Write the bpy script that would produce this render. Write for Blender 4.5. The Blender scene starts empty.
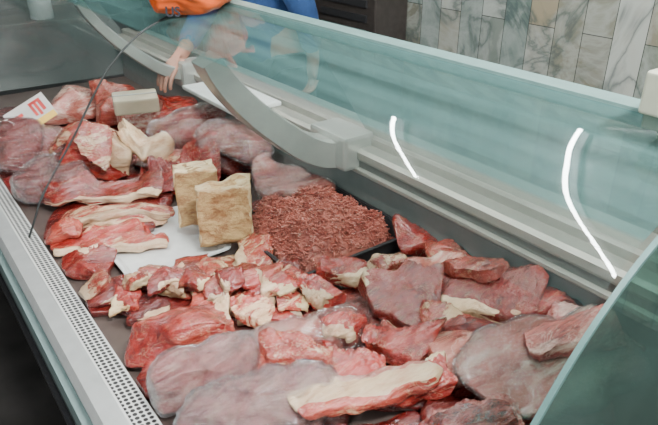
import bpy, bmesh, math, random
import numpy as np
from mathutils import Vector, Matrix, noise

scene = bpy.context.scene
col = scene.collection
PI = math.pi

# ------------------------------------------------------------------ camera
F = 620.0
PITCH = math.atan(318.0/F); YAW = math.radians(36.5)
CAM = Vector((-.2276, 0.0, 1.55))
fw = Vector((math.sin(YAW)*math.cos(PITCH), math.cos(YAW)*math.cos(PITCH), -math.sin(PITCH)))
rt = Vector((math.cos(YAW), -math.sin(YAW), 0))
up = rt.cross(fw)
cd = bpy.data.cameras.new('camera'); cam = bpy.data.objects.new('camera', cd); col.objects.link(cam)
cd.sensor_width = 36; cd.lens = F/658*36; cd.clip_start = .01
m = Matrix((rt, up, -fw)).transposed().to_4x4(); m.translation = CAM
cam.matrix_world = m
scene.camera = cam
def ray(px, py):
    return fw + rt*((px-329)/F) + up*((212.5-py)/F)
def P(px, py, z):
    d = ray(px, py); s = (CAM.z-z)/(-d.z)
    return CAM + d*s, s
LAT = -YAW     # world angle of the view-lateral axis

# ------------------------------------------------------------------ helpers
def tag(o, label=None, cat=None, group=None, kind=None):
    if label: o['label'] = label
    if cat: o['category'] = cat
    if group: o['group'] = group
    if kind: o['kind'] = kind
    return o
def empty(name, loc):
    o = bpy.data.objects.new(name, None); col.objects.link(o); o.location = loc; o.empty_display_size = .02
    return o
def mesh(name, verts, faces, mat, parent=None, origin=(0,0,0), smooth=True):
    og = Vector(origin)
    me = bpy.data.meshes.new(name)
    me.from_pydata([tuple(Vector(v)-og) for v in verts], [], [tuple(f) for f in faces])
    me.validate(); me.update()
    if smooth: me.polygons.foreach_set('use_smooth', [True]*len(me.polygons))
    me.materials.append(mat)
    o = bpy.data.objects.new(name, me); col.objects.link(o)
    if parent is not None: o.parent = parent
    else: o.location = og
    return o
def from_bm(name, bm, mat, parent=None, origin=(0,0,0), smooth=False):
    bmesh.ops.recalc_face_normals(bm, faces=bm.faces)
    bmesh.ops.translate(bm, verts=bm.verts, vec=-Vector(origin))
    me = bpy.data.meshes.new(name); bm.to_mesh(me); bm.free()
    if smooth: me.polygons.foreach_set('use_smooth', [True]*len(me.polygons))
    me.materials.append(mat)
    o = bpy.data.objects.new(name, me); col.objects.link(o)
    if parent is not None: o.parent = parent
    else: o.location = origin
    return o
def add_box(bm, x0, x1, y0, y1, z0, z1, bev=0, M=None, seg=2):
    b2 = bmesh.new(); bmesh.ops.create_cube(b2, size=1)
    for v in b2.verts: v.co = Vector((x0+(v.co.x+.5)*(x1-x0), y0+(v.co.y+.5)*(y1-y0), z0+(v.co.z+.5)*(z1-z0)))
    if bev: bmesh.ops.bevel(b2, geom=b2.edges[:], offset=bev, segments=seg, affect='EDGES', profile=.6)
    if M is not None: bmesh.ops.transform(b2, matrix=M, verts=b2.verts)
    t = bpy.data.meshes.new('t'); b2.to_mesh(t); b2.free(); bm.from_mesh(t); bpy.data.meshes.remove(t)
def box(name, x0, x1, y0, y1, z0, z1, mat, parent=None, origin=(0,0,0), bev=0, M=None):
    bm = bmesh.new(); add_box(bm, x0, x1, y0, y1, z0, z1, bev, M)
    return from_bm(name, bm, mat, parent, origin)
def prism(name, prof, y0, y1, mat, parent=None, origin=(0,0,0), smooth=False):
    n = len(prof); bm = bmesh.new()
    a = [bm.verts.new((p[0], y0, p[1])) for p in prof]; b = [bm.verts.new((p[0], y1, p[1])) for p in prof]
    for i in range(n):
        j = (i+1) % n; bm.faces.new((a[i], a[j], b[j], b[i]))
    bm.faces.new(a); bm.faces.new(b[::-1])
    return from_bm(name, bm, mat, parent, origin, smooth)
def tube_geo(pts, rad, n=10, V=None, Fc=None):
    V = [] if V is None else V; Fc = [] if Fc is None else Fc
    pts = [Vector(p) for p in pts]; base = len(V); k = len(pts)
    rads = rad if isinstance(rad, (list, tuple)) else [rad]*k
    ref = Vector((.31, .2, .93))
    for i, p in enumerate(pts):
        t = (pts[min(i+1, k-1)]-pts[max(i-1, 0)]).normalized()
        u = t.cross(ref)
        if u.length < .05: u = t.cross(Vector((1, 0, 0)))
        u.normalize(); w = t.cross(u)
        for j in range(n):
            a = 2*PI*j/n; V.append(p+(u*math.cos(a)+w*math.sin(a))*rads[i])
    for i in range(k-1):
        for j in range(n):
            j2 = (j+1) % n
            Fc.append((base+i*n+j, base+i*n+j2, base+(i+1)*n+j2, base+(i+1)*n+j))
    Fc.append(tuple(base+j for j in range(n))[::-1]); Fc.append(tuple(base+(k-1)*n+j for j in range(n)))
    return V, Fc
def spline(pts, m):
    pts = [np.array(p, float) for p in pts]; out = []
    ext = [2*pts[0]-pts[1]]+pts+[2*pts[-1]-pts[-2]]
    for i in range(len(pts)-1):
        p0, p1, p2, p3 = ext[i:i+4]
        for k in range(m):
            t = k/m
            out.append(.5*((2*p1)+(-p0+p2)*t+(2*p0-5*p1+4*p2-p3)*t*t+(-p0+3*p1-3*p2+p3)*t**3))
    out.append(pts[-1]); return out

# ------------------------------------------------------------------ materials
class NT:
    def __init__(s, name):
        s.m = bpy.data.materials.new(name); s.m.use_nodes = True; s.t = s.m.node_tree; s.t.nodes.clear()
        s.out = s.n('ShaderNodeOutputMaterial')
    def n(s, ty, **kw):
        nd = s.t.nodes.new(ty)
        for k, v in kw.items():
            if k.startswith('_'): setattr(nd, k[1:], v)
            else:
                key = int(k[1:]) if k[0] == 'i' and k[1:].isdigit() else k.replace('__', ' ')
                nd.inputs[key].default_value = v
        return nd
    def l(s, a, b): s.t.links.new(a, b)
    def ramp(s, fac, stops):
        r = s.t.nodes.new('ShaderNodeValToRGB'); e = r.color_ramp.elements
        while len(e) < len(stops): e.new(.5)
        for i, (p, c) in enumerate(stops):
            e[i].position = p; e[i].color = (c, c, c, 1) if isinstance(c, (int, float)) else (*c, 1)
        s.l(fac, r.inputs[0]); return r.outputs[0]
    def mix(s, fac, a, b):
        x = s.t.nodes.new('ShaderNodeMix'); x.data_type = 'RGBA'
        for sock, v in ((x.inputs[0], fac), (x.inputs[6], a), (x.inputs[7], b)):
            if isinstance(v, (int, float)): sock.default_value = v
            elif isinstance(v, tuple): sock.default_value = (*v, 1)
            else: s.l(v, sock)
        return x.outputs[2]
    def coords(s, scale=(1, 1, 1)):
        tc = s.n('ShaderNodeTexCoord'); oi = s.n('ShaderNodeObjectInfo')
        mu = s.n('ShaderNodeMath', _operation='MULTIPLY', i1=37.0); s.l(oi.outputs['Random'], mu.inputs[0])
        ad = s.n('ShaderNodeVectorMath', _operation='ADD'); s.l(tc.outputs['Object'], ad.inputs[0]); s.l(mu.outputs[0], ad.inputs[1])
        mp = s.n('ShaderNodeMapping'); mp.inputs['Scale'].default_value = scale; s.l(ad.outputs[0], mp.inputs[0])
        return mp.outputs[0], oi.outputs['Random']

def simple(name, c, rough=.5, metal=0, var=.08, scale=30, coat=0, bump=0, bscale=200):
    s = NT(name); v, r = s.coords()
    nz = s.n('ShaderNodeTexNoise', Scale=scale, Detail=5.0); s.l(v, nz.inputs['Vector'])
    cc = s.ramp(nz.outputs[0], [(.3, tuple(x*(1-var) for x in c)), (.7, tuple(min(1, x*(1+var)) for x in c))])
    p = s.n('ShaderNodeBsdfPrincipled', Roughness=rough, Metallic=metal); s.l(cc, p.inputs['Base Color'])
    p.inputs['Coat Weight'].default_value = coat
    if bump:
        n2 = s.n('ShaderNodeTexNoise', Scale=bscale, Detail=3.0); s.l(v, n2.inputs['Vector'])
        b = s.n('ShaderNodeBump', Strength=bump, Distance=.002); s.l(n2.outputs[0], b.inputs['Height']); s.l(b.outputs[0], p.inputs['Normal'])
    s.l(p.outputs[0], s.out.inputs[0]); return s.m

def meat_mat(name, base, dark, fat, fat_lo=.56, vein=.5, rough=.25, coat=1.0, fs=9, rotz=0.5, fmax=.85, soft=.05, bump=1.0):
    s = NT(name); v, rnd = s.coords()
    mp = s.n('ShaderNodeMapping'); mp.inputs['Rotation'].default_value = (0.2, 0.3, rotz); mp.inputs['Scale'].default_value = (.5, 1.4, 1.4); s.l(v, mp.inputs[0])
    va = mp.outputs[0]
    n1 = s.n('ShaderNodeTexNoise', Scale=26.0, Detail=10.0, Roughness=.70); s.l(va, n1.inputs['Vector'])
    c = s.ramp(n1.outputs[0], [(.36, dark), (.54, base), (.78, tuple(min(1, x*1.25+.012) for x in base))])
    mp2 = s.n('ShaderNodeMapping'); mp2.inputs['Rotation'].default_value = (0.2, 0.3, rotz); mp2.inputs['Scale'].default_value = (.10, 1.6, 1.6); s.l(v, mp2.inputs[0])
    n2 = s.n('ShaderNodeTexNoise', Scale=120.0, Detail=4.0, Distortion=.4); s.l(mp2.outputs[0], n2.inputs['Vector'])
    f2 = s.ramp(n2.outputs[0], [(.55, 0.0), (.68, .35)])
    c = s.mix(f2, c, tuple(min(1, x*.75+f*.25) for x, f in zip(base, fat)))
    f2d = s.ramp(n2.outputs[0], [(.30, .45), (.44, 0.0)])
    c = s.mix(f2d, c, dark)
    n3 = s.n('ShaderNodeTexNoise', Scale=17.0, Detail=6.0, Distortion=1.4, Roughness=.6); s.l(va, n3.inputs['Vector'])
    a1 = s.n('ShaderNodeMath', _operation='SUBTRACT', i1=.5); s.l(n3.outputs[0], a1.inputs[0])
    a2 = s.n('ShaderNodeMath', _operation='ABSOLUTE'); s.l(a1.outputs[0], a2.inputs[0])
    f3 = s.ramp(a2.outputs[0], [(.0, vein), (.006, vein*.7), (.016, 0.0)])
    c = s.mix(f3, c, fat)
    n4 = s.n('ShaderNodeTexNoise', Scale=float(fs), Detail=10.0, Distortion=.7, Roughness=.70); s.l(va, n4.inputs['Vector'])
    f4 = s.ramp(n4.outputs[0], [(fat_lo, 0.0), (fat_lo+soft, fmax)])
    fv = s.mix(n1.outputs[0], tuple(x*.76 for x in fat), tuple(min(1, x*1.14) for x in fat))
    c = s.mix(f4, c, fv)
    hs = s.n('ShaderNodeHueSaturation'); s.l(c, hs.inputs['Color'])
    ma = s.n('ShaderNodeMapRange'); ma.inputs[3].default_value = .66; ma.inputs[4].default_value = 1.2; s.l(rnd, ma.inputs[0]); s.l(ma.outputs[0], hs.inputs['Value'])
    p = s.n('ShaderNodeBsdfPrincipled'); s.l(hs.outputs[0], p.inputs['Base Color'])
    rr = s.ramp(n1.outputs[0], [(.3, rough-.1), (.7, rough+.1)]); s.l(rr, p.inputs['Roughness'])
    p.inputs['Coat Weight'].default_value = coat; p.inputs['Coat Roughness'].default_value = .08
    b = s.n('ShaderNodeBump', Strength=.7*bump, Distance=.003); s.l(n2.outputs[0], b.inputs['Height'])
    b2 = s.n('ShaderNodeBump', Strength=.6*bump, Distance=.009); s.l(n1.outputs[0], b2.inputs['Height']); s.l(b.outputs[0], b2.inputs['Normal'])
    s.l(b2.outputs[0], p.inputs['Normal']); s.l(b2.outputs[0], p.inputs['Coat Normal'])
    s.l(p.outputs[0], s.out.inputs[0]); return s.m

FAT = (.66, .45, .27)
MT = {
 'red':   meat_mat('lean_red', (.33, .022, .015), (.13, .006, .004), FAT, .64, .3),
 'dark':  meat_mat('lean_dark_red', (.19, .013, .010), (.06, .003, .003), (.38, .14, .08), .65, .22, rotz=1.2),
 'pink':  meat_mat('lean_pink', (.40, .062, .040), (.20, .017, .012), FAT, .59, .4, rotz=-.4),
 'lilac': meat_mat('silverskin', (.37, .092, .078), (.18, .022, .022), (.60, .38, .32), .51, .45, rough=.22, fs=12, fmax=.7, soft=.10),
 'mem':   meat_mat('pale_membrane', (.46, .13, .095), (.25, .038, .030), (.68, .47, .38), .49, .45, rough=.23, fs=11, rotz=-.9, fmax=.85, soft=.09),
 'cream': meat_mat('cream_fat', (.66, .46, .28), (.50, .25, .14), (.72, .57, .40), .45, .2, rough=.34, coat=.5, soft=.2),
 'fatty': meat_mat('streaky', (.36, .048, .032), (.18, .016, .012), FAT, .50, .5, fs=22),
 'yellow': meat_mat('yellow_fat', (.64, .50, .29), (.46, .24, .09), (.70, .58, .38), .5, .2, rough=.45, coat=.1, soft=.15),
 'mince': meat_mat('minced', (.48, .13, .094), (.29, .052, .037), (.64, .37, .28), .60, .2, rough=.42, coat=.3, fs=60),
 'block': meat_mat('pressed_tallow', (.50, .33, .15), (.30, .14, .055), (.22, .085, .035), .50, .4, rough=.55, coat=.0, fs=30, fmax=.7, soft=.10),
}
def clear_mat(name, tint, facing_pow, base, gain, diff=0.0, dcol=(.6, .7, .68), rough=.02, bump=0, split=None):
    s = NT(name)
    lw = s.n('ShaderNodeLayerWeight', Blend=.5)
    pw = s.n('ShaderNodeMath', _operation='POWER', i1=facing_pow); s.l(lw.outputs['Facing'], pw.inputs[0])
    ma = s.n('ShaderNodeMath', _operation='MULTIPLY_ADD', i1=gain, i2=base, _use_clamp=True); s.l(pw.outputs[0], ma.inputs[0])
    tr = s.n('ShaderNodeBsdfTransparent'); tr.inputs[0].default_value = (*tint, 1)
    sh = tr.outputs[0]; spf = None
    if split is not None:
        tc = s.n('ShaderNodeTexCoord'); sx = s.n('ShaderNodeSeparateXYZ'); s.l(tc.outputs['Object'], sx.inputs[0])
        mr = s.n('ShaderNodeMapRange'); mr.inputs[1].default_value = split-.003; mr.inputs[2].default_value = split+.003; s.l(sx.outputs[0], mr.inputs[0]); spf = mr.outputs[0]
        s.l(s.mix(spf, (.95, .98, .97), tint), tr.inputs[0])
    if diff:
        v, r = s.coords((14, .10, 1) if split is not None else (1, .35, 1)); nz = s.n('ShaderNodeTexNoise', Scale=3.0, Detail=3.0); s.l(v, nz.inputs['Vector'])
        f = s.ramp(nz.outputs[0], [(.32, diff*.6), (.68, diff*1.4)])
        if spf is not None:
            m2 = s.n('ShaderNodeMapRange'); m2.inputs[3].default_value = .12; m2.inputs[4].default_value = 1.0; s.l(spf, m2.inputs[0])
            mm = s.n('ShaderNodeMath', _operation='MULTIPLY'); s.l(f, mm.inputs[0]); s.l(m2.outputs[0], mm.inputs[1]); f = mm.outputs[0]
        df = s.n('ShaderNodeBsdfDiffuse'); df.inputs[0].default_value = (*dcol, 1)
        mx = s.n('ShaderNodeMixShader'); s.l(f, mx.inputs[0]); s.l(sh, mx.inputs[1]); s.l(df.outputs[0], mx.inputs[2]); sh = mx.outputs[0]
    gl = s.n('ShaderNodeBsdfGlossy', Roughness=rough)
    if bump:
        v, r = s.coords((.5, 1.2, 1)); nz = s.n('ShaderNodeTexNoise', Scale=34.0, Detail=5.0, Distortion=2.2, Roughness=.58); s.l(v, nz.inputs['Vector'])
        b = s.n('ShaderNodeBump', Strength=bump, Distance=.045); s.l(nz.outputs[0], b.inputs['Height']); s.l(b.outputs[0], gl.inputs['Normal'])
    mx = s.n('ShaderNodeMixShader'); s.l(ma.outputs[0], mx.inputs[0]); s.l(sh, mx.inputs[1]); s.l(gl.outputs[0], mx.inputs[2])
    s.l(mx.outputs[0], s.out.inputs[0]); return s.m
M_top = clear_mat('teal_glass_painted_reflection', (.44, .62, .60), 4, .06, .42, .38, (.105, .215, .205), split=-.005)  # tinted glass; teal diffuse layer and streaks paint in its reflections
M_end = clear_mat('teal_end_glass', (.42, .62, .57), 4, .05, .5, .24, (.16, .26, .235))
M_endfar = clear_mat('far_end_glass', (.78, .84, .83), 4, .05, .5, .14, (.42, .46, .45))
M_back = clear_mat('back_door_glass', (.72, .80, .77), 4, .05, .5, .26, (.24, .265, .245))
M_film = clear_mat('plastic_film', (.97, .96, .97), 2, .28, .35, .02, (.85, .78, .80), .06, 1.0)
M_alu = simple('brushed_aluminium', (.62, .64, .63), .35, .5, .06)
M_rail = simple('grey_steel_rail', (.31, .30, .265), .36, .35, .06)
M_raild = simple('dark_grey_rail', (.13, .13, .12), .4, .2, .05)
M_white = simple('white_plastic', (.66, .68, .67), .4)
M_inner = simple('grey_liner', (.17, .17, .165), .45)
M_deck = simple('steel_deck', (.12, .09, .08), .35, .3)
M_arm = simple('grey_arm', (.37, .38, .355), .30, .25, .05, coat=.3)
M_teal = simple('teal_fascia', (.16, .26, .25), .35, 0, .1, coat=.3)
M_tealL = simple('pale_teal_band', (.30, .42, .41), .35, 0, .1, coat=.3)
M_trim = simple('dark_teal_edge', (.10, .19, .18), .35, 0, .1)
M_edge = simple('teal_top_edge', (.20, .33, .31), .35, 0, .1, coat=.3)
M_black = simple('black_plastic', (.022, .022, .024), .4)
M_gask = simple('dark_gasket', (.03, .035, .035), .5)
M_base = simple('dark_base', (.04, .04, .04), .6)
M_floor = simple('dark_floor', (.05, .046, .044), .45, 0, .35, 6)
M_far = simple('far_wall', (.075, .078, .076), .8, 0, .2, 3)
M_ceil = simple('ceiling_paint', (.42, .45, .44), .8)
M_dark = simple('dark_brown_metal', (.05, .042, .038), .4, .2, .2)
M_lamp = simple('lamp_housing', (.25, .26, .26), .5)
M_skin = simple('skin', (.42, .20, .14), .5, 0, .08, 40, bump=.1)
M_shirt = simple('dark_blue_cloth', (.013, .05, .16), .8, 0, .15, 60, bump=.3)
M_trous = simple('dark_trousers', (.03, .032, .045), .85)
M_hair = simple('black_hair', (.015, .012, .010), .6)
M_eye = simple('eye', (.75, .75, .73), .3); M_pupil = simple('pupil', (.02, .015, .01), .2); M_lip = simple('lips', (.38, .13, .11), .5)
M_orange = simple('orange_plastic', (.90, .13, .02), .3, 0, .12, 30, coat=.3, bump=.4, bscale=40)
M_ink = simple('black_ink', (.02, .02, .03), .6)
M_redink = simple('red_ink', (.50, .04, .035), .6, 0, .3, 60); M_yel = simple('yellow_ink', (.70, .45, .08), .6)
M_paper = simple('white_paper', (.48, .47, .45), .7, 0, .18, 14)
M_pack = simple('cream_package', (.50, .44, .32), .45, 0, .12, 14, coat=.2)
M_cream = simple('cream_casing', (.58, .60, .47), .45)
M_green = simple('grey_green_casing', (.20, .28, .23), .5)

# perforated grille
s = NT('perforated_grille'); tc = s.n('ShaderNodeTexCoord')
mp = s.n('ShaderNodeMapping'); mp.inputs['Scale'].default_value = (95, 95, 0); s.l(tc.outputs['Object'], mp.inputs[0])
vo = s.n('ShaderNodeTexVoronoi', Scale=1.0, Randomness=0.0); s.l(mp.outputs[0], vo.inputs['Vector'])
fr = s.ramp(vo.outputs['Distance'], [(.36, 0.0), (.44, 1.0)])
sx = s.n('ShaderNodeSeparateXYZ'); s.l(tc.outputs['Object'], sx.inputs[0])
e1 = s.n('ShaderNodeMath', _operation='ADD', i1=.372); s.l(sx.outputs[0], e1.inputs[0])
e2 = s.n('ShaderNodeMath', _operation='ABSOLUTE'); s.l(e1.outputs[0], e2.inputs[0])
e3 = s.n('ShaderNodeMath', _operation='GREATER_THAN', i1=.0185); s.l(e2.outputs[0], e3.inputs[0])
mxx = s.n('ShaderNodeMath', _operation='MAXIMUM'); s.l(fr, mxx.inputs[0]); s.l(e3.outputs[0], mxx.inputs[1])
cc = s.mix(mxx.outputs[0], (.012, .012, .012), (.66, .67, .65))
p = s.n('ShaderNodeBsdfPrincipled', Roughness=.4); s.l(cc, p.inputs['Base Color']); s.l(p.outputs[0], s.out.inputs[0]); M_grille = s.m

# marble tile wall
s = NT('marble_tiles'); tc = s.n('ShaderNodeTexCoord')
sx = s.n('ShaderNodeSeparateXYZ'); s.l(tc.outputs['Object'], sx.inputs[0])
cx = s.n('ShaderNodeCombineXYZ'); s.l(sx.outputs[2], cx.inputs[0]); s.l(sx.outputs[1], cx.inputs[1])
br = s.n('ShaderNodeTexBrick', _offset=.37, _squash=1.0, Scale=1.0); s.l(cx.outputs[0], br.inputs['Vector'])
br.inputs['Color1'].default_value = (0, 0, 0, 1); br.inputs['Color2'].default_value = (1, 1, 1, 1); br.inputs['Mortar'].default_value = (.5, .5, .5, 1)
br.inputs['Mortar Size'].default_value = .0016; br.inputs['Brick Width'].default_value = .66; br.inputs['Row Height'].default_value = .125; br.inputs['Bias'].default_value = 0
cr = s.ramp(br.outputs['Color'], [(.05, (.06, .09, .095)), (.25, (.28, .24, .165)), (.42, (.12, .17, .155)), (.58, (.40, .41, .37)), (.75, (.21, .195, .145)), (.95, (.17, .225, .22))])
nz_ = s.n('ShaderNodeTexNoise', Scale=3.2, Detail=6.0, Distortion=1.6, Roughness=.6); s.l(tc.outputs['Object'], nz_.inputs['Vector'])
fr = s.ramp(nz_.outputs[0], [(.40, 0.0), (.5, .45), (.60, 0.0)])
c2 = s.mix(fr, cr, (.40, .43, .40))
n5 = s.n('ShaderNodeTexNoise', Scale=2.6, Detail=7.0, Distortion=1.6); s.l(tc.outputs['Object'], n5.inputs['Vector'])
a1 = s.n('ShaderNodeMath', _operation='SUBTRACT', i1=.5); s.l(n5.outputs[0], a1.inputs[0])
a2 = s.n('ShaderNodeMath', _operation='ABSOLUTE'); s.l(a1.outputs[0], a2.inputs[0])
fr5 = s.ramp(a2.outputs[0], [(.0, .7), (.03, .25), (.08, 0.0)]); c2 = s.mix(fr5, c2, (.06, .085, .082))
c2 = s.mix(br.outputs['Fac'], c2, (.05, .055, .05))
p = s.n('ShaderNodeBsdfPrincipled', Roughness=.15); s.l(c2, p.inputs['Base Color']); s.l(p.outputs[0], s.out.inputs[0]); M_marble = s.m

def emit(name, c, st):
    s = NT(name); e = s.n('ShaderNodeEmission', Strength=st); e.inputs[0].default_value = (*c, 1); s.l(e.outputs[0], s.out.inputs[0]); return s.m
M_tube = emit('tube_glow', (.95, 1.0, 1.0), 185)
M_strip = emit('added_light_glow', (1.0, .96, .90), 70)  # glow of the strip added for highlights on the meat

# ------------------------------------------------------------------ room
tag(box('floor', -3.5, 2.2, -2.5, 6.1, -.05, 0, M_floor), kind='structure')
tag(box('wall_back', 2.0, 2.1, -2.5, 6.0, 0, 2.75, M_marble), kind='structure')
tag(box('wall_far', -3.5, 2.0, 6.0, 6.1, 0, 2.75, M_far), kind='structure')
tag(box('ceiling', -3.5, 2.1, -.2, 6.1, 2.75, 2.8, M_ceil), kind='structure')

# ------------------------------------------------------------------ display case
Y0, Y1, YS, DZ = .235, 3.05, 1.56, .75
case = empty('display_case', (.35, 1.6, 0)); OC = (.35, 1.6, 0)
tag(case, 'long refrigerated butcher display case with curved teal glass top', 'display case')
prof = spline([(-.022, .772), (.0, .815), (.028, .870), (.075, .935), (.135, 1.012), (.19, 1.092), (.25, 1.168), (.325, 1.231), (.40, 1.266), (.47, 1.286), (.54, 1.297), (.58, 1.30)], 6)
def glass_z(x):
    return float(np.interp(x, [q[0] for q in prof], [q[1] for q in prof]))
ksplit = min(range(len(prof)), key=lambda i: abs(prof[i][0]-.262))
def sheet(name, pr, y0, y1, mat):
    V = [(q[0], y, q[1]) for y in (y0, y1) for q in pr]; n = len(pr)
    return mesh(name, V, [(i, i+1, n+i+1, n+i) for i in range(n-1)], mat, case, OC)
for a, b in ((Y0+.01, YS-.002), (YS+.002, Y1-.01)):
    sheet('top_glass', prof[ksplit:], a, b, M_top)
V, Fc = tube_geo([(q[0]-.001, YS, q[1]+.001) for q in prof], .0028, 6); mesh('glass_seam', V, Fc, M_gask, case, OC)
prism('top_glass_edge', [(.556, 1.280), (.556, 1.3035), (.590, 1.3055), (.590, 1.302), (.560, 1.300), (.560, 1.280)], Y0, Y1, M_edge, case, OC)  # edge band; its front lip is added to hide the glowing strip
V, Fc = tube_geo([(.574, Y0+.02, 1.289), (.574, Y1-.02, 1.289)], .005, 10); mesh('added_light_strip', V, Fc, M_strip, case, OC)  # added glowing strip, out of sight, puts wet highlights on the meat
for yy, mt in ((Y0, M_end), (Y1, M_endfar)):
    pr = [(q[0], q[1]) for q in prof]+[(.78, .98), (.78, .76)]
    prism('end_glass', pr, yy-.002, yy+.002, mt, case, OC)
    V = []; Fc = []
    for i, q in enumerate(prof):
        t = prof[min(i+1, len(prof)-1)]-prof[max(i-1, 0)]; t = t/np.linalg.norm(t); nn = np.array([-t[1], t[0]])
        o = q+nn*.001; ii = q-nn*.003
        V += [(o[0], yy-.003, o[1]), (o[0], yy+.003, o[1]), (ii[0], yy+.003, ii[1]), (ii[0], yy-.003, ii[1])]
    n = len(prof)
    for i in range(n-1):
        for j in range(4): Fc.append((4*i+j, 4*i+(j+1) % 4, 4*i+4+(j+1) % 4, 4*i+4+j))
    mesh('end_trim', V, Fc, M_trim, case, OC, False)
prism('base', [(-.03, .08), (-.03, .72), (.90, .72), (.90, .08)], Y0, Y1, M_base, case, OC)
prism('plinth', [(.05, 0), (.05, .08), (.85, .08), (.85, 0)], Y0+.03, Y1-.03, M_black, case, OC)
box('deck', -.005, .77, Y0+.005, Y1-.005, .72, DZ, M_deck, case, OC)
prism('air_grille', [(-.045, .72), (-.045, .768), (0, .764), (0, .72)], Y0+.006, Y1-.006, M_grille, case, OC)
prism('front_rail', [(-.085, .72), (-.09, .755), (-.08, .772), (-.046, .776), (-.046, .72)], Y0-.01, Y1+.01, M_alu, case, OC)
prism('fascia_band', [(-.095, .655), (-.1, .66), (-.1, .715), (-.085, .72), (-.046, .72), (-.046, .655)], Y0-.01, Y1+.01, M_tealL, case, OC)
prism('front_fascia', [(-.09, .52), (-.095, .655), (-.03, .655), (-.03, .52)], Y0-.01, Y1+.01, M_teal, case, OC)
prism('bumper_strip', [(-.098, .60), (-.108, .605), (-.108, .625), (-.098, .63)], Y0-.01, Y1+.01, M_black, case, OC)
box('back_liner', .765, .80, Y0+.005, Y1-.005, DZ, .922, M_inner, case, OC)
prism('back_rail', [(.745, .922), (.742, .928), (.742, .945), (.752, .953), (.79, .953), (.79, .972), (.80, .975), (.825, .975), (.83, .953), (.93, .953), (.93, .922)], Y0-.01, Y1+.01, M_rail, case, OC)
prism('rail_groove', [(.750, .900), (.750, .921), (.766, .921), (.766, .900)], Y0-.005, Y1+.005, M_raild, case, OC)
prism('rail_lip', [(.742, .885), (.738, .890), (.738, .898), (.745, .901), (.766, .901), (.766, .885)], Y0-.005, Y1+.005, M_rail, case, OC)
prism('back_panel', [(.90, .08), (.90, .922), (.93, .922), (.93, .08)], Y0, Y1, M_white, case, OC)
mesh('back_door', [(.805, Y0+.02, .976), (.805, 1.22, .976), (.60, 1.22, 1.29), (.60, Y0+.02, 1.29)], [(0, 1, 2, 3)], M_back, case, OC, False)
for yb, sc in ((1.27, 1.0), (2.22, .6)):
    path = spline([(.77, .968), (.70, .972), (.635, 1.0), (.57, 1.048), (.505, 1.103), (.45, 1.16), (.415, 1.205), (.395, 1.238)], 5)
    V = []; Fc = []; n = len(path)
    for i, q in enumerate(path):
        t = path[min(i+1, n-1)]-path[max(i-1, 0)]; t = t/np.linalg.norm(t); nn = np.array([-t[1], t[0]])
        if nn[1] < 0: nn = -nn
        u = i/(n-1); th = (.082*(1-u)+.05*u)*sc; wd = (.058*(1-u)+.042*u)*sc
        top = q; bot = q-nn*th
        V += [(top[0], yb-wd*.8, top[1]-.006), (top[0], yb-wd*.6, top[1]), (top[0], yb+wd*.6, top[1]), (top[0], yb+wd*.8, top[1]-.006), (bot[0], yb+wd*.8, bot[1]+.004), (bot[0], yb+wd*.6, bot[1]), (bot[0], yb-wd*.6, bot[1]), (bot[0], yb-wd*.8, bot[1]+.004)]
    for i in range(n-1):
        for j in range(8): Fc.append((8*i+j, 8*i+(j+1) % 8, 8*i+8+(j+1) % 8, 8*i+8+j))
    Fc.append(tuple(range(8))); Fc.append(tuple(range(8*n-8, 8*n))[::-1])
    br_ = mesh('glass_bracket', V, Fc, M_arm, case, OC, False)
    bm = bmesh.new(); add_box(bm, .70, .80, yb-.085*sc, yb+.075*sc, .895, .99, .010)
    from_bm('bracket_mount', bm, M_arm, br_, OC)

# ------------------------------------------------------------------ meat machinery
HX0, HY0, HR = -.05, .2, .01
hm = np.full((90, 300), DZ)
def hm_idx(X, Y):
    i = np.clip(((X-HX0)/HR).astype(int), 0, hm.shape[0]-1); j = np.clip(((Y-HY0)/HR).astype(int), 0, hm.shape[1]-1)
    return i, j
def hm_box(x0, x1, y0, y1, z):
    i0, i1 = int((x0-HX0)/HR), int((x1-HX0)/HR); j0, j1 = int((y0-HY0)/HR), int((y1-HY0)/HR)
    hm[i0:i1+1, j0:j1+1] = np.maximum(hm[i0:i1+1, j0:j1+1], z)
def blurred():
    b = hm
    for _ in range(3):
        p_ = np.pad(b, 2, mode='edge'); b = sum(p_[a:a+hm.shape[0], c:c+hm.shape[1]] for a in range(5) for c in range(5))/25
    return b
_cg = {}
def cubegrid(n):
    if n in _cg: return _cg[n]
    V = []; Fc = []; keyed = {}
    ts = [math.tan((2*i/n-1)*PI/4) for i in range(n+1)]
    for ax in range(3):
        for sg in (-1, 1):
            for i in range(n):
                for j in range(n):
                    q = []
                    for (a, b) in ((i, j), (i+1, j), (i+1, j+1), (i, j+1)):
                        k = [0, 0, 0]; k[ax] = n if sg > 0 else 0; k[(ax+1) % 3] = a; k[(ax+2) % 3] = b
                        k = tuple(k)
                        if k not in keyed: keyed[k] = len(V); V.append([ts[c] for c in k])
                        q.append(keyed[k])
                    Fc.append(q if sg > 0 else q[::-1])
    _cg[n] = (np.array(V, float), Fc); return _cg[n]
def normals(V, Fc):
    Fa = np.array(Fc); a, b, c, d = (V[Fa[:, k]] for k in range(4))
    fn = np.cross(c-a, d-b); N = np.zeros_like(V)
    for k in range(4): np.add.at(N, Fa[:, k], fn)
    return N/(np.linalg.norm(N, axis=1, keepdims=True)+1e-12)
def nz(V, f, off):
    o = Vector(off); return np.array([noise.noise(Vector((v[0]*f[0], v[1]*f[1], v[2]*f[2]))+o) for v in V])
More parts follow.
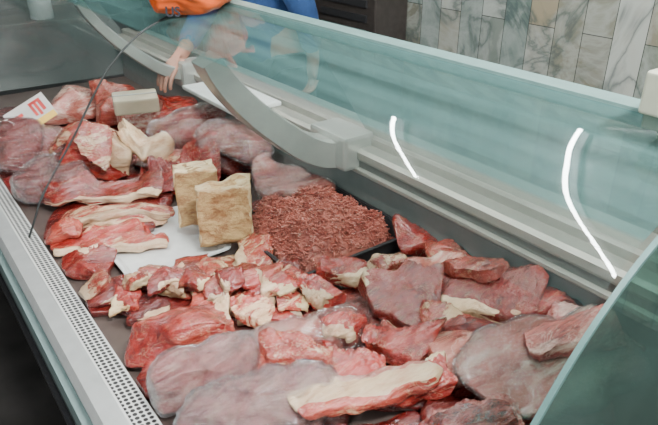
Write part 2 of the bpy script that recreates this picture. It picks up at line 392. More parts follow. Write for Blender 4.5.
def blob(w, l, H, seed, n=18, box_=.35, cuts=3, rough=.16, fibre=.003, bend=0, taper=None, crease=.12):
    rng = random.Random(seed); Pc, Fc = cubegrid(n)
    S = Pc/np.linalg.norm(Pc, axis=1, keepdims=True); q = S*(1-box_)+Pc*box_*.85
    for k in range(cuts):
        a = rng.uniform(0, 2*PI); e = rng.uniform(-.1, .9); nr = np.array([math.cos(a)*math.cos(e), math.sin(a)*math.cos(e), math.sin(e)])
        d = rng.uniform(.55, .82); t = q@nr-d; t = np.where(t > 0, t, 0)*.96; q = q-np.outer(t, nr)
    tp = rng.uniform(-.35, .35) if taper is None else taper
    q[:, 1] *= 1+tp*q[:, 0]; q[:, 2] *= 1+tp*.5*q[:, 0]
    off = [rng.uniform(0, 50) for _ in range(3)]
    V = q*np.array([w/2, l/2, H/2]); m_ = min(w, l)
    f1 = 1.9/max(m_, .04)
    wx = nz(V, (f1, f1, f1), off); wy = nz(V, (f1, f1, f1), [o+9 for o in off]); wz = nz(V, (f1*1.1, f1*1.1, f1*1.1), [o+19 for o in off])
    V[:, 0] += wx*rough*m_*1.6; V[:, 1] += wy*rough*m_*1.6; V[:, 2] += wz*rough*H*1.8
    f2 = 5.0/max(m_, .04); dd = nz(V, (f2*.6, f2, f2), off)
    V += S*(dd*rough*.16*m_)[:, None]
    fc = 2.2/max(m_, .04); cr_ = np.abs(nz(V, (fc*.6, fc*1.3, fc), [o+31 for o in off]))
    V -= S*(np.clip(.14-cr_, 0, 1)*crease*m_)[:, None]
    f3 = 80; V += S*(nz(V, (f3*.25, f3, f3), off)*fibre)[:, None]
    V[:, 2] += bend*((2*V[:, 0]/w)**2)*H
    V[:, 2] -= np.percentile(V[:, 2], 2)
    return V, Fc, q
def drop(V, x, y, ang, drape=.65, soft=.016):
    c, s_ = math.cos(ang), math.sin(ang)
    W = np.stack([V[:, 0]*c-V[:, 1]*s_+x, V[:, 0]*s_+V[:, 1]*c+y, V[:, 2]], 1)
    ex = W[:, 0].min(); W[:, 0] += max(0, .004-ex)*.6
    W[:, 0] = np.clip(W[:, 0], .003, .760); W[:, 1] = np.clip(W[:, 1], .25, 3.02)
    i, j = hm_idx(W[:, 0], W[:, 1]); h = hm[i, j]; hb = blurred()[i, j]; ref = np.percentile(h, 45)
    W[:, 2] += drape*hb+(1-drape)*ref
    fl = np.where(h > DZ+.012, h-soft, h+.001)
    W[:, 2] = np.maximum(W[:, 2], np.minimum(fl, W[:, 2]+.03)); W[:, 2] = np.maximum(W[:, 2], DZ+.001)
    g = np.full_like(hm, -1.0); np.maximum.at(g, (i, j), W[:, 2])
    g2 = g.copy()
    for di in (-1, 0, 1):
        for dj in (-1, 0, 1): g2 = np.maximum(g2, np.roll(np.roll(g, di, 0), dj, 1)-.004*(abs(di)+abs(dj)))
    np.maximum(hm, g2, out=hm)
    return W
SEED = [100]
def meat(name, label, px, py, w, h, H, style, rot=0, caps=(), wrap=False, group=None, cat='meat', drape=.75, n=20, box_=.55, cuts=5, rough=.11, bend=0, part='lean', fibre=.0012, seed=None, crease=.10):
    SEED[0] += 7; sd = seed or SEED[0]
    if wrap: cuts, rough, box_, crease, drape = 1, .09, .25, .15, min(drape, .6)
    z = DZ+.08
    for _ in range(3):
        p, s_ = P(px, py, z)
        i, j = hm_idx(np.array([p.x]), np.array([p.y])); z = float(hm[i, j][0])+H*.6
    d = ray(px, py); si = -d.z/d.length; co = math.sqrt(1-si*si)
    W_ = w*s_/F; L_ = max((h*s_/F-H*.7*co)/si, .055)
    V, Fc, q = blob(W_, L_, H, sd, n, box_, cuts, rough, fibre, bend, crease=crease)
    W = drop(V, p.x, p.y, LAT+math.radians(rot), drape)
    org = Vector((float(W[:, 0].mean()), float(W[:, 1].mean()), float(W[:, 2].min())))
    if not caps and not wrap:
        o = mesh(name, W, Fc, MT[style], None, org); return tag(o, label, cat, group)
    t = empty(name, org); tag(t, label, cat, group)
    mesh(part, W, Fc, MT[style], t, org)
    N = normals(W, Fc)
    for ci, (mode, thr, th, mt) in enumerate(caps):
        nn = nz(q, (2.6, 2.6, 2.6), (sd*.37+ci*5, 3, 7))+.5*nz(q, (7, 7, 7), (sd*.17+ci*5, 3, 7))
        dv = np.array(mode, float); dv /= np.linalg.norm(dv); mk = q@dv-thr+.22*nn
        mk = np.clip(mk*4, -1, 1)
        C = W+N*(th*mk)[:, None]
        keep = [f for f in Fc if max(mk[k] for k in f) > -.6]
        used = sorted({k for f in keep for k in f}); rm = {k: i for i, k in enumerate(used)}
        if len(keep) > 8:
            mesh('fat_layer', C[used], [[rm[k] for k in f] for f in keep], MT[mt], t, org)
    if wrap:
        nn = nz(W, (35, 35, 30), (sd, 1, 2)); C = W+N*(.003+.005*np.abs(nn))[:, None]
        mesh('plastic_wrap', C, Fc, M_film, t, org)
    return t

# ------------------------------------------------------------------ trays first
def tray(name, label, x0, x1, y0, y1, z0, ht, mat, grp=None):
    org = ((x0+x1)/2, (y0+y1)/2, z0); t = .004
    bm = bmesh.new(); fl = .012; rings = []
    for (ins, z) in ((fl, z0), (0, z0+ht), (-.008, z0+ht), (-.008, z0+ht-.004), (t-.001, z0+ht-.003), (fl+t, z0+t)):
        ring = []; r = .025
        for cx_, cy_, a0 in ((x1, y1, 0), (x0, y1, 90), (x0, y0, 180), (x1, y0, 270)):
            sx_ = 1 if a0 in (0, 270) else -1; sy_ = 1 if a0 in (0, 90) else -1
            ox, oy = cx_-sx_*(ins+r), cy_-sy_*(ins+r)
            for k in range(5):
                a = math.radians(a0+22.5*k); ring.append(bm.verts.new((ox+r*math.cos(a), oy+r*math.sin(a), z)))
        rings.append(ring)
    n = len(rings[0])
    for A, B in zip(rings, rings[1:]):
        for i in range(n): bm.faces.new((A[i], A[(i+1) % n], B[(i+1) % n], B[i]))
    bm.faces.new(rings[0][::-1]); bm.faces.new(rings[-1])
    o = from_bm(name, bm, mat, None, org); tag(o, label, 'tray', grp); return o
TX0, TX1, TY0, TY1 = .405, .748, .965, 1.30
tray('mince_tray', 'dark tray holding the heap of minced meat', TX0, TX1, TY0, TY1, DZ+.001, .052, M_black)
hm_box(TX0-.01, TX1+.005, TY0-.01, TY1+.01, DZ+.054)
tray('steel_tray', 'pale empty tray showing between the streaky slabs and the chop row', .12, .37, 1.22, 1.50, DZ+.001, .02, M_white)
hm_box(.11, .38, 1.21, 1.51, DZ+.009)

rng = random.Random(5)
MCX, MCY, MRX, MRY = (TX0+TX1)/2, (TY0+TY1)/2+.004, (TX1-TX0)/2-.016, (TY1-TY0)/2-.018
def mound(x, y):
    u = abs(x-MCX)/MRX; v = abs(y-MCY)/MRY; r = (u**4+v**4)**(1/4)
    b = max(0.0, 1-r**2.2)
    lump = noise.noise(Vector((x*13, y*13, 3)))*.040+noise.noise(Vector((x*34, y*34, 8)))*.026
    return DZ+.014+.022*min(1, b*6)+.074*b**.8+lump*min(1, b*4)
V = []; Fc = []; nx, ny = 70, 66
for i in range(nx+1):
    for j in range(ny+1):
        x = MCX-MRX+i/nx*2*MRX; y = MCY-MRY+j/ny*2*MRY; V.append(Vector((x, y, mound(x, y))))
for i in range(nx):
    for j in range(ny):
        a = i*(ny+1)+j; Fc.append((a, a+ny+1, a+ny+2, a+1))
for k in range(4200):
    x = rng.uniform(MCX-MRX*.96, MCX+MRX*.96); y = rng.uniform(MCY-MRY*.96, MCY+MRY*.96)
    z = mound(x, y)+rng.uniform(-.001, .006); a = rng.uniform(0, PI); L = rng.uniform(.006, .022)
    d = Vector((math.cos(a), math.sin(a), rng.uniform(-.5, .6))); b = Vector((-d.y, d.x, .5))*rng.uniform(-.7, .7)
    pts = [Vector((x, y, z))+d*(L*t)+b*(L*t*t*2) for t in (-.5, -.2, .2, .5)]
    r = rng.uniform(.0013, .0028); tube_geo(pts, [r*.7, r, r, r*.7], 5, V, Fc)
o = mesh('minced_meat', V, Fc, MT['mince'], None, (MCX, MCY, DZ+.01)); tag(o, 'mound of brownish pink minced meat piled in the dark tray', 'minced meat', kind='stuff')
hm_box(MCX-MRX*.8, MCX+MRX*.8, MCY-MRY*.8, MCY+MRY*.8, DZ+.09)

# ------------------------------------------------------------------ flat cuts at the bottom of the pile
for (px, py, w, h) in ((20, 165, 110, 46), (60, 126, 120, 44), (30, 104, 90, 30), (100, 96, 110, 30), (160, 92, 90, 26), (140, 112, 120, 40), (120, 150, 130, 50), (200, 140, 130, 60), (110, 200, 130, 50), (110, 288, 90, 40), (165, 280, 110, 40), (255, 282, 110, 44), (330, 300, 110, 60), (420, 290, 120, 70), (500, 290, 130, 60), (570, 305, 120, 60), (610, 330, 90, 50), (385, 262, 70, 30),
                       (220, 330, 140, 60), (330, 350, 150, 70), (180, 365, 130, 60), (280, 395, 170, 60), (420, 370, 150, 70), (540, 375, 140, 70), (400, 425, 150, 50), (490, 420, 150, 50), (450, 258, 90, 40), (470, 345, 120, 60)):
    meat('meat_cut', 'flat dark red cut at the bottom of the pile, mostly covered by other meat', px, py+12, w, h, .03, 'dark', group='cuts at the bottom of the pile', n=16, box_=.8, cuts=2, rough=.08)

# ------------------------------------------------------------------ meats, far to near
meat('meat_cut', 'pale pink fatty cut at the very far end beside the price card', 74, 100, 70, 36, .11, 'mem')
meat('meat_cut', 'pink trimmed cut under the bracket at the far end', 124, 102, 80, 38, .12, 'pink')
meat('meat_cut', 'red cut at the far back by the reaching hand', 172, 106, 70, 36, .09, 'red')
meat('meat_cut', 'dark red cut lying against the back below the white board', 217, 120, 80, 42, .10, 'dark')
meat('wrapped_meat', 'wrapped dark meat in clear plastic in front of the price card', 28, 138, 74, 40, .10, 'lilac', wrap=True)
meat('wrapped_meat', 'dark meat in clear plastic by the front grille at the far left', 46, 172, 90, 48, .11, 'dark', wrap=True, rot=10)
meat('wrapped_meat', 'small wrapped pack at the left picture edge beyond the grille', 6, 156, 54, 36, .08, 'dark', wrap=True)
meat('meat_cut', 'pink cut beneath the wrapped packs in the far heap', 180, 164, 70, 38, .08, 'fatty')
meat('meat_cut', 'dark red cut at the back behind the upright fat blocks', 242, 156, 74, 42, .08, 'dark')
meat('beef_roast', 'big fat covered red roast standing in the left of the far heap', 98, 144, 86, 60, .16, 'red', rot=15, caps=[((1, -.3, .3), .6, .004, 'cream'), ((-.2, .2, 1), .80, .002, 'mem')], box_=.75, cuts=4, n=24, drape=.4)
meat('fat_slab', 'folded cream fat flap leaning on the big red roast', 144, 166, 38, 38, .08, 'cream', rot=60, n=20)
meat('wrapped_meat', 'plastic wrapped red meat in the middle of the far heap', 184, 128, 78, 40, .10, 'red', wrap=True, rot=-8)
meat('wrapped_meat', 'plastic wrapped dark meat right of the far heap', 232, 144, 76, 42, .10, 'pink', wrap=True, rot=12)
meat('meat_cut', 'small red cut atop the far heap in front of the wrapped packs', 192, 154, 54, 28, .05, 'red', caps=[((0, -1, .4), .6, .003, 'cream')])
meat('meat_cut', 'pale fatty trim atop the far heap', 140, 124, 48, 22, .05, 'mem')
meat('meat_cut', 'thin streaky trim draped over the front of the far heap', 88, 178, 64, 22, .035, 'fatty')
meat('meat_cut', 'small dark trim between the fat flap and the blocks', 166, 182, 40, 22, .04, 'dark')
meat('meat_cut', 'dark red meat under the silvery plastic pack', 262, 178, 54, 28, .05, 'dark')
meat('wrapped_meat', 'silvery clear plastic pack of meat behind the mince tray', 288, 186, 98, 46, .075, 'mem', rot=-12, wrap=True)

for (px, py, w, h, r, st, lab) in ((112, 184, 126, 18, 8, 'fatty', 'streaky red slab with white fat lines, farthest of the stacked slabs'),
      (104, 196, 132, 20, 12, 'red', 'deep red slab, second from the far side of the stacked slabs'),
      (118, 208, 124, 20, 8, 'fatty', 'pale streaked slab in the middle of the stacked slabs'),
      (102, 219, 116, 20, 13, 'red', 'red slab, second from the near side of the stacked slabs'),
      (124, 233, 100, 18, 15, 'pink', 'pinkish slab nearest the chops of the stacked slabs')):
    meat('meat_slab', lab, px, py, w, h, .024, st, rot=r, caps=[((0, -1, .0), .62, .0018, 'cream')], cat='meat slab', group='stacked streaky slabs by the front glass', n=24, box_=.85, cuts=3, rough=.13, drape=.7)
meat('meat_cut', 'small red cut by the front grille left of the pale tray', 82, 256, 62, 34, .045, 'red', caps=[((0, .3, 1), .85, .002, 'cream')])
meat('meat_cut', 'small pink cut against the grille below the slabs', 62, 238, 46, 22, .04, 'pink')

chops = [(112, 288, 54, 28), (92, 280, 44, 26), (136, 276, 50, 26), (166, 267, 50, 26), (196, 263, 48, 24), (226, 262, 48, 24), (256, 263, 50, 26), (284, 270, 46, 26),
         (150, 290, 46, 26), (180, 284, 46, 26), (208, 279, 44, 26), (238, 284, 46, 26), (266, 286, 46, 26), (296, 280, 44, 26), (228, 302, 44, 26), (256, 304, 44, 24), (282, 304, 44, 24),
         (150, 270, 40, 22), (212, 267, 40, 22), (244, 270, 40, 22), (190, 272, 38, 22), (270, 272, 38, 20), (225, 274, 36, 20), (256, 292, 36, 20), (292, 296, 36, 20), (124, 284, 36, 20), (172, 275, 36, 20), (206, 292, 36, 20), (162, 283, 34, 18), (248, 278, 34, 18), (276, 280, 34, 18), (218, 288, 34, 18), (140, 284, 32, 16), (196, 280, 32, 16), (232, 294, 32, 16), (284, 290, 32, 16)]
rng = random.Random(11)
for i, (px, py, w, h) in enumerate(chops):
    meat('meat_chop', 'small red chop with cream fat rim in the chop row behind the big red cut', px+rng.uniform(-3, 3), py+rng.uniform(-2, 2), w, h+3, .022,
         rng.choice(['red', 'fatty', 'pink', 'dark', 'red', 'fatty']), rot=rng.uniform(-40, 40), caps=[((rng.uniform(-1, 1), rng.uniform(-1, .2), .1), .60, .0016, rng.choice(['cream', 'yellow', 'cream']))],
         cat='chop', group='small chops with cream fat', n=14, box_=.85, cuts=4)

# right / back meat
meat('meat_cut', 'red cut standing right behind the mince tray', 426, 240, 72, 38, .065, 'red', caps=[((1, 0, .4), .6, .003, 'cream')])
meat('meat_cut', 'pink cut lying against the back liner behind the large steak', 458, 250, 70, 34, .055, 'pink')
meat('meat_cut', 'dark red cut against the back liner at the right of the large steak', 560, 296, 90, 44, .055, 'red')
meat('meat_cut', 'white fatty cut just right of the mince tray', 426, 264, 96, 38, .05, 'mem', n=22, box_=.7)
meat('meat_cut', 'dark red cut at the corner of the mince tray', 346, 274, 70, 34, .045, 'red', box_=.7, caps=[((.4, -1, .1), .65, .002, 'cream')])
meat('meat_cut', 'small streaky cut by the front of the mince tray', 386, 272, 44, 24, .035, 'fatty')
meat('meat_cut', 'small red and white cut in front of the mince tray corner', 322, 294, 54, 30, .045, 'red', caps=[((-.3, -1, .4), .55, .003, 'cream')])
meat('meat_cut', 'purple cut with silver skin against the back liner at the right', 600, 326, 116, 52, .06, 'lilac', n=22, rough=.07, cuts=2, rot=-10)
meat('meat_cut', 'long pale pink slab below the large red steak', 484, 342, 136, 64, .05, 'mem', n=26, rot=10, cuts=3, rough=.08, box_=.7)
meat('beef_steak', 'large bright red steak pile lying at the right behind the pale slabs', 498, 293, 136, 66, .07, 'red', rot=-18, n=28, box_=.8, cuts=6, cat='steak', rough=.10, caps=[((-.5, -1, .0), .75, .002, 'cream')])
meat('meat_cut', 'thin red strip lying across the far end of the large steak', 474, 268, 72, 26, .03, 'pink', rot=-20)
meat('meat_cut', 'dark red chunk in the centre between mince and the large steak', 400, 298, 98, 52, .065, 'red', rot=-8, caps=[((-1, -.2, .2), .75, .002, 'cream')], n=24, box_=.8, cuts=6, rough=.10)
meat('meat_cut', 'thin fat edged trim between the red centre chunk and the large steak', 446, 304, 60, 22, .025, 'fatty', rot=-20, box_=.8)
meat('meat_cut', 'thin dark strip in front of the large steak', 474, 322, 76, 22, .025, 'dark', rot=-6, box_=.8)
meat('wrapped_meat', 'large pale pink plastic wrapped cut at the lower right', 550, 364, 200, 92, .085, 'mem', rot=16, n=32, wrap=True)
meat('meat_cut', 'long silvery strip behind the large pale wrapped cut at the lower right', 576, 334, 130, 40, .035, 'lilac', rot=20, n=26, rough=.08, cuts=3, box_=.7)
meat('meat_cut', 'red cut under the pale fat slab in the lower middle', 416, 384, 90, 46, .045, 'red', box_=.7, caps=[((.5, 1, .2), .65, .002, 'cream')])
meat('beef_cut', 'big red cut with smooth top lying nearest the front grille', 174, 318, 130, 64, .085, 'red', rot=18, n=28, box_=.85, cuts=6, rough=.09, caps=[((.2, -1, -.2), .8, .002, 'pink'), ((1, .3, .2), .8, .002, 'cream')])
meat('meat_cut', 'small cream fat trim between the big red cut and the chops', 250, 322, 50, 22, .03, 'fatty')
meat('wrapped_meat', 'whitish plastic wrapped cut in the centre foreground', 308, 334, 130, 60, .09, 'mem', rot=18, wrap=True, n=30)
meat('meat_cut', 'thin red strip right behind the whitish wrapped cut', 346, 312, 58, 20, .025, 'red', rot=10, box_=.8, caps=[((0, -1, .1), .6, .0016, 'cream')])
meat('meat_cut', 'red cut with a cream fat edge right of the wrapped centre cut', 404, 342, 92, 58, .06, 'red', rot=-24, caps=[((.1, 1, .3), .62, .003, 'cream')], n=24, box_=.8, cuts=6, rough=.10)
meat('meat_cut', 'dark red cut in front of the wrapped centre cut', 352, 372, 74, 42, .045, 'red', n=20, box_=.7)
meat('meat_cut', 'pink red cut between the two purple wrapped cuts', 288, 368, 106, 40, .045, 'pink', n=22)
meat('wrapped_meat', 'purple membrane cut nearest the grille in the lower left', 190, 376, 118, 70, .095, 'lilac', rot=14, n=32, wrap=True)
meat('meat_cut', 'purple red cut at the bottom right of the pale fat slab', 484, 408, 112, 52, .05, 'lilac', n=24, rough=.09, cuts=3, box_=.7)
meat('wrapped_meat', 'purple membrane cut at the bottom edge in front', 254, 406, 176, 66, .09, 'lilac', rot=14, n=32, wrap=True)
meat('fat_slab', 'long cream fat slab at the bottom middle', 368, 410, 176, 36, .032, 'cream', rot=15, caps=[((0, -1, -.2), .55, .002, 'pink'), ((0, 1, .2), .7, .002, 'mem')], n=28, part='fat', cuts=3, rough=.08, drape=.35, box_=.6)
meat('meat_cut', 'dark purple cut at the bottom edge below the fat slab', 450, 434, 150, 44, .06, 'dark', n=20)

# two blocks standing between the slabs and the mince
for k, (px, py, sd, lab) in enumerate(((200, 226, 31, 'yellowish upright fat block with brown mottled face, farther of the pair'),
                                       (226, 245, 47, 'yellowish upright fat block with brown mottled face, nearer of the pair'))):
    p, s_ = P(px, py, DZ+.035)
    V, Fc, q = blob(.15 if k else .135, .075, .18, sd, 24, 1.1, 1, .03, .002, taper=.05, crease=.03)
    ang = LAT+math.radians(14-6*k); c, s2 = math.cos(ang), math.sin(ang)
    W = np.stack([V[:, 0]*c-V[:, 1]*s2+p.x+.02, V[:, 0]*s2+V[:, 1]*c+p.y+.03, V[:, 2]+DZ+.03], 1)
    org = (float(W[:, 0].mean()), float(W[:, 1].mean()), float(W[:, 2].min()))
    t = empty('fat_block', org); tag(t, lab, 'fat block', 'pair of upright fat blocks')
    mesh('body', W, Fc, MT['block'], t, org)
    N = normals(W, Fc); mk = np.clip((np.maximum(np.abs(q[:, 0]), q[:, 2])-.83)*5+.6*nz(q, (4, 4, 4), (sd, 0, 0)), -1, 1); C = W+N*(.0012*mk)[:, None]
    keep = [f for f in Fc if max(mk[i] for i in f) > -.5]; used = sorted({i for f in keep for i in f}); rm = {i: j for j, i in enumerate(used)}
    mesh('fat_edge', C[used], [[rm[i] for i in f] for f in keep], MT['yellow'], t, org)

# ------------------------------------------------------------------ things in and on the case
o = box('cutting_board', .61, .785, 1.62, 1.98, .954, .968, M_white, None, (.70, 1.80, .954), .004); tag(o, 'white board lying on the back ledge beyond the bracket', 'cutting board')
p, s_ = P(136, 104, .90)
Mp = Matrix.Translation(p) @ Matrix.Rotation(LAT+.35, 4, 'Z') @ Matrix.Rotation(.12, 4, 'X')
t = empty('cream_package', p); tag(t, 'cream coloured package lying on the far end of the meat', 'package')
box('carton', -.075, .075, -.045, .045, -.02, .035, M_pack, t, p, .008, Mp)
box('flap', -.073, .073, -.003, .003, .034, .038, M_paper, t, p, .001, Mp)
p, s_ = P(40, 126, .87)
t = empty('price_card', p); tag(t, 'white card with red and yellow marks standing in the far left meat', 'price card')
Mc = Matrix.Translation(p) @ Matrix.Rotation(LAT+.25, 4, 'Z') @ Matrix.Rotation(-.65, 4, 'X') @ Matrix.Rotation(-.55, 4, 'Y') @ Matrix.Scale(.95, 4)
box('card', -.075, .075, -.001, .001, 0, .10, M_paper, t, p, 0, Mc)
for x0, x1, z0, z1 in ((.012, .022, .035, .085), (.028, .038, .03, .085), (.044, .056, .04, .08), (.012, .056, .078, .088), (-.06, -.02, .06, .072), (-.055, -.03, .04, .05)):
    box('red_mark', x0, x1, -.002, -.001, z0, z1, M_redink, t, p, 0, Mc)
box('yellow_mark', -.072, .072, -.002, -.001, 0, .024, M_yel, t, p, 0, Mc)
V, Fc = tube_geo([p+Vector((0, .004, .0)), p+Vector((0, .004, -.06))], .003, 6); mesh('card_pin', V, Fc, M_alu, t, p)

bx, by = .455, 1.505
V, Fc, q = blob(.21, .16, .16, 77, 30, .12, 0, .10, .003)
c, s_ = math.cos(LAT), math.sin(LAT)
W = np.stack([V[:, 0]*c-V[:, 1]*s_+bx, V[:, 0]*s_+V[:, 1]*c+by, V[:, 2]+glass_z(bx)-.010], 1)
gz = np.array([glass_z(x)+.006 for x in W[:, 0]]); W[:, 2] = np.maximum(W[:, 2], gz)
ob = Vector((bx, by, glass_z(bx)+.004)); t = empty('carrier_bag', ob); tag(t, 'orange plastic bag with dark lettering on the glass top', 'bag')
mesh('bag_body', W, Fc, M_orange, t, ob)
for sg in (-1, 1):
    V, Fc = tube_geo([ob+Vector((sg*.02, 0, .14)), ob+Vector((sg*.035, .01, .18)), ob+Vector((sg*.06, .01, .20)), ob+Vector((sg*.08, 0, .18))], [.012, .014, .012, .004], 8); mesh('bag_handle', V, Fc, M_orange, t, ob)
tcu = bpy.data.curves.new('bag_lettering', 'FONT'); tcu.body = 'US'; tcu.size = .032; tcu.extrude = .001; tcu.offset = .0006
to = bpy.data.objects.new('tmp', tcu); col.objects.link(to); dg = bpy.context.evaluated_depsgraph_get()
me = bpy.data.meshes.new_from_object(to.evaluated_get(dg)); bpy.data.objects.remove(to)
me.materials.clear(); me.materials.append(M_ink)
to = bpy.data.objects.new('bag_lettering', me); col.objects.link(to); to.parent = t
fd = Vector((-.595, -.804, 0)); ld = Vector((.804, -.595, 0))
dist = max(float(np.dot(np.array(v)-np.array(ob), np.array(fd))) for v in W)+.004
to.matrix_local = Matrix.Translation(fd*dist+ld*(-.045)+Vector((0, 0, .004))) @ Matrix.Rotation(LAT-.08, 4, 'Z') @ Matrix.Rotation(1.45, 4, 'X')

o0 = Vector((.52, .29, 1.30)); t = empty('weighing_scale', o0); tag(t, 'pale green cream scale casing on the glass top at the right edge', 'scale')
bm = bmesh.new(); add_box(bm, .472, .58, .245, .345, 1.324, 1.374, .004, None, 3); from_bm('casing', bm, M_cream, t, o0)
bm = bmesh.new(); add_box(bm, .477, .575, .25, .34, 1.3065, 1.325, .003); from_bm('scale_base', bm, M_green, t, o0)

o0 = Vector((1.88, 2.59, 0)); t = empty('dark_cabinet', o0); tag(t, 'dark brown metal cabinet standing against the marble wall', 'cabinet')
box('body', 1.78, 1.99, 2.34, 2.84, .06, 1.5, M_dark, t, o0, .01)
for k in range(7): box('vent_slat', 1.77, 1.782, 2.40, 2.78, .85+k*.07, .885+k*.07, M_black, t, o0, .003)
for (x, y) in ((1.81, 2.38), (1.81, 2.80), (1.96, 2.38), (1.96, 2.80)): box('foot', x-.02, x+.02, y-.02, y+.02, 0, .062, M_black, t, o0)
V, Fc = tube_geo([(1.78, 2.37, 1.45), (1.75, 2.37, 1.44), (1.75, 2.37, 1.36), (1.78, 2.37, 1.35)], .008, 8); mesh('handle', V, Fc, M_alu, t, o0)

o0 = Vector((.6, 4.4, 0)); t = empty('far_counter', o0); tag(t, 'dark counter in the gloom beyond the display case', 'counter')
box('counter_body', -.4, 1.2, 4.15, 4.7, 0, .84, M_base, t, o0); box('counter_top', -.43, 1.23, 4.12, 4.73, .84, .87, M_dark, t, o0, .004)
o0 = Vector((.70, 4.22, .87)); t = empty('paper_roll', o0); tag(t, 'white paper roll standing on the far dark counter', 'paper roll')
V, Fc = tube_geo([o0+Vector((0, 0, z)) for z in (.001, .004, .12, .124)], [.064, .067, .067, .062], 24); mesh('roll', V, Fc, M_white, t, o0)
V, Fc = tube_geo([o0+Vector((0, 0, .1242)), o0+Vector((0, 0, .128))], .02, 16); mesh('roll_core', V, Fc, M_base, t, o0)

# ------------------------------------------------------------------ lamps
def tube_lamp(x, y, ang, lab, L=1.3):
    o0 = Vector((x, y, 2.75)); t = empty('ceiling_light', o0); tag(t, lab, 'ceiling light', 'fluorescent tubes over the case')
    R = Matrix.Translation(Vector((x, y, 0))) @ Matrix.Rotation(ang, 4, 'Z')
    box('housing', -L/2-.04, L/2+.04, -.03, .03, 2.715, 2.749, M_lamp, t, o0, .006, R)
    V, Fc = tube_geo([R @ Vector((-L/2, 0, 2.665)), R @ Vector((L/2, 0, 2.665))], .010, 12); mesh('tube', V, Fc, M_tube, t, o0)
    for sg in (-1, 1): box('tube_holder', sg*(L/2+.012)-.012, sg*(L/2+.012)+.012, -.018, .018, 2.645, 2.716, M_lamp, t, o0, .003, R)
tube_lamp(.62, 1.08, math.radians(18), 'fluorescent tube lamp on the ceiling nearer the camera', 2.60)
tube_lamp(.40, 1.95, math.radians(18), 'fluorescent tube lamp on the ceiling farther from the camera', 1.0)

def area(name, loc, target, size, power, c=(1, 1, 1)):
    ld = bpy.data.lights.new(name, 'AREA'); ld.shape = 'RECTANGLE'; ld.size, ld.size_y = size; ld.energy = power; ld.color = c
    o = bpy.data.objects.new(name, ld); col.objects.link(o); o.location = loc
    o.rotation_euler = (Vector(target)-Vector(loc)).to_track_quat('-Z', 'Y').to_euler(); return o
area('key_light', (.2, -.7, 2.9), (.4, 1.4, .8), (.7, .18), 135, (1, .99, .97))
area('side_light', (-1.9, -.6, 2.4), (.3, 1.7, .8), (.3, .3), 30, (.97, 1, 1))

w = bpy.data.worlds.new('world'); scene.world = w; w.use_nodes = True
bg = w.node_tree.nodes['Background']; bg.inputs[0].default_value = (.74, .80, .80, 1); bg.inputs[1].default_value = .27

# ------------------------------------------------------------------ person
def skin_mesh(name, chains, mat, parent, origin, sub=2, root=0):
    V = []; E = []; R = []; key = {}
    for ch in chains:
        prev = None
        for (pt, r) in ch:
            k = tuple(round(c, 4) for c in pt)
            if k not in key: key[k] = len(V); V.append(tuple(Vector(pt)-Vector(origin))); R.append(r)
            i = key[k]
            if prev is not None and prev != i: E.append((prev, i))
            prev = i
    me = bpy.data.meshes.new(name); me.from_pydata(V, E, []); me.materials.append(mat)
    o = bpy.data.objects.new(name, me); col.objects.link(o); o.parent = parent
    md = o.modifiers.new('Skin', 'SKIN'); md.use_smooth_shade = True
    if not me.skin_vertices: me.skin_vertices.new()
    for i, r in enumerate(R):
        rr = r if isinstance(r, tuple) else (r, r)
        me.skin_vertices[0].data[i].radius = rr; me.skin_vertices[0].data[i].use_root = (i == root)
    ms = o.modifiers.new('Sub', 'SUBSURF'); ms.levels = sub; ms.render_levels = sub
    return o
o0 = Vector((1.22, 2.35, 0)); per = empty('person', o0)
tag(per, 'person in a dark blue long sleeved shirt behind the case reaching one hand in', 'person')
pel = (1.22, 2.33, .95); bel = (1.20, 2.33, 1.10); ch_ = (1.14, 2.32, 1.28); nb = (1.08, 2.32, 1.44); nk = (1.06, 2.32, 1.49); hd = (1.02, 2.32, 1.57)
shL = (1.09, 2.15, 1.38); elL = (1.20, 2.09, 1.15); wrL = (1.27, 2.13, .93)
shR = (1.07, 2.49, 1.37); elR = (.95, 2.46, 1.12); wrR = (.735, 2.26, .995)
chains = [[(pel, .13), (bel, .125), (ch_, .14), (nb, .075), (nk, .055), (hd, .06)],
          [(nb, .075), (shL, .055), (elL, .042), (wrL, .028)], [(nb, .075), (shR, .055), (elR, .042), (wrR, .026)],
          [(pel, .13), ((1.22, 2.23, .88), .085), ((1.20, 2.22, .50), .058), ((1.24, 2.22, .09), .04), ((1.10, 2.21, .04), .035)],
          [(pel, .13), ((1.22, 2.43, .88), .085), ((1.21, 2.44, .50), .058), ((1.25, 2.44, .09), .04), ((1.11, 2.45, .04), .035)]]
def hand_chains(wr, fwd, side, upv):
    wr, fwd, side, upv = Vector(wr), Vector(fwd).normalized(), Vector(side).normalized(), Vector(upv).normalized()
    palm = wr+fwd*.05; out = [[(tuple(wr), .026), (tuple(palm), (.02, .034))]]
    for k, (o_, L) in enumerate(((-.030, .066), (-.010, .078), (.010, .073), (.029, .058))):
        b = palm+fwd*.03+side*o_; k1 = b+fwd*L*.5-upv*.008; k2 = k1+fwd*L*.3-upv*L*.25; k3 = k2+fwd*L*.12-upv*L*.28
        out.append([(tuple(palm), (.02, .034)), (tuple(b), .0095), (tuple(k1), .0088), (tuple(k2), .008), (tuple(k3), .0065)])
    tb = wr+fwd*.025-side*.03; t1 = tb+fwd*.025-side*.025-upv*.01; t2 = t1+fwd*.028-side*.006-upv*.012
    out.append([(tuple(palm), (.02, .034)), (tuple(tb), .012), (tuple(t1), .0105), (tuple(t2), .008)])
    return out
chains += hand_chains(wrR, (-.8, -.45, -.38), (-.45, .8, 0), (-.2, -.1, .9))
chains += hand_chains(wrL, (-.15, -.05, -.98), (0, -1, 0.1), (.9, 0, -.3))
skin_mesh('body', chains, M_skin, per, o0, 2, 0)
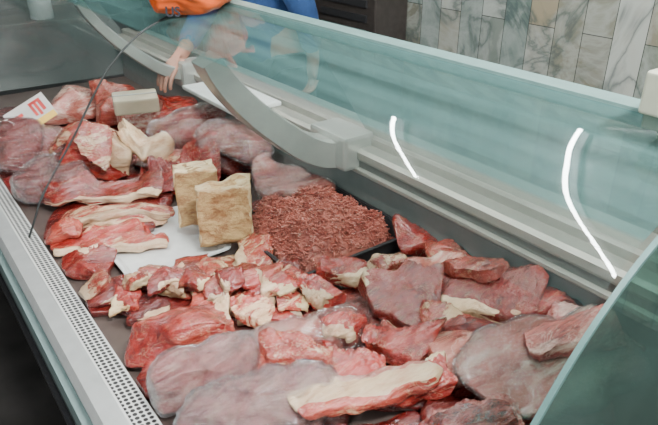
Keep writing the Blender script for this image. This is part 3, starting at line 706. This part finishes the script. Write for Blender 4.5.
Pc, Fc = cubegrid(24); S = Pc/np.linalg.norm(Pc, axis=1, keepdims=True)
V = S*np.array([.098, .077, .118])
jaw = np.clip(-S[:, 2], 0, 1); V[:, 1] *= 1-.32*jaw; V[:, 0] *= 1-.18*jaw; V[:, 0] -= .016*jaw
nose = np.exp(-((S[:, 1]/.13)**2+((S[:, 2]+.12)/.2)**2))*(S[:, 0] < 0); V[:, 0] -= nose*.024
sock = np.exp(-(((np.abs(S[:, 1])-.42)/.16)**2+((S[:, 2]-.08)/.12)**2))*(S[:, 0] < 0); V[:, 0] += sock*.010
hc = Vector((1.0, 2.32, 1.64))
hdo = mesh('head', V+np.array(hc), Fc, M_skin, per, o0)
ev, ef = cubegrid(8); es = ev/np.linalg.norm(ev, axis=1, keepdims=True)
for sg in (-1, 1):
    mesh('eye', es*.0125+np.array(hc)+np.array([-.079, sg*.031, .008]), ef, M_eye, hdo, o0)
    mesh('pupil', es*np.array([.004, .006, .006])+np.array(hc)+np.array([-.091, sg*.031, .008]), ef, M_pupil, hdo, o0)
    mesh('ear', es*np.array([.022, .010, .034])+np.array(hc)+np.array([.008, sg*.078, -.002]), ef, M_skin, hdo, o0)
mesh('mouth', es*np.array([.008, .026, .008])+np.array(hc)+np.array([-.089, 0, -.062]), ef, M_lip, hdo, o0)
mk = S[:, 2]*.8+S[:, 0]*.75-.12; Hh = V+S*(np.clip(mk*3, -1, 1)*.012)[:, None]
keep = [f for f in Fc if max(mk[i] for i in f) > -.1]; used = sorted({i for f in keep for i in f}); rm = {i: j for j, i in enumerate(used)}
mesh('hair', (Hh+np.array(hc))[used], [[rm[i] for i in f] for f in keep], M_hair, hdo, o0)
mid = lambda a, b, t: tuple(Vector(a)*(1-t)+Vector(b)*t)
skin_mesh('shirt', [[((1.22, 2.33, .90), .15), (bel, .142), (ch_, .157), (mid(ch_, nb, .75), .11)],
    [(mid(ch_, nb, .75), .11), (shL, .073), (elL, .058), (mid(elL, wrL, .85), .044)], [(mid(ch_, nb, .75), .11), (shR, .073), (elR, .058), (mid(elR, wrR, .80), .042)]], M_shirt, per, o0, 2, 1)
skin_mesh('trousers', [[((1.22, 2.33, .93), .142), ((1.22, 2.23, .86), .098), ((1.20, 2.22, .50), .075), ((1.24, 2.22, .10), .06)],
    [((1.22, 2.33, .93), .142), ((1.22, 2.43, .86), .098), ((1.21, 2.44, .50), .075), ((1.25, 2.44, .10), .06)]], M_trous, per, o0, 2, 0)
for y in (2.215, 2.445):
    bm = bmesh.new(); add_box(bm, 1.03, 1.30, y-.05, y+.05, .002, .085, .03, None, 3); from_bm('shoe', bm, M_black, per, o0, True)
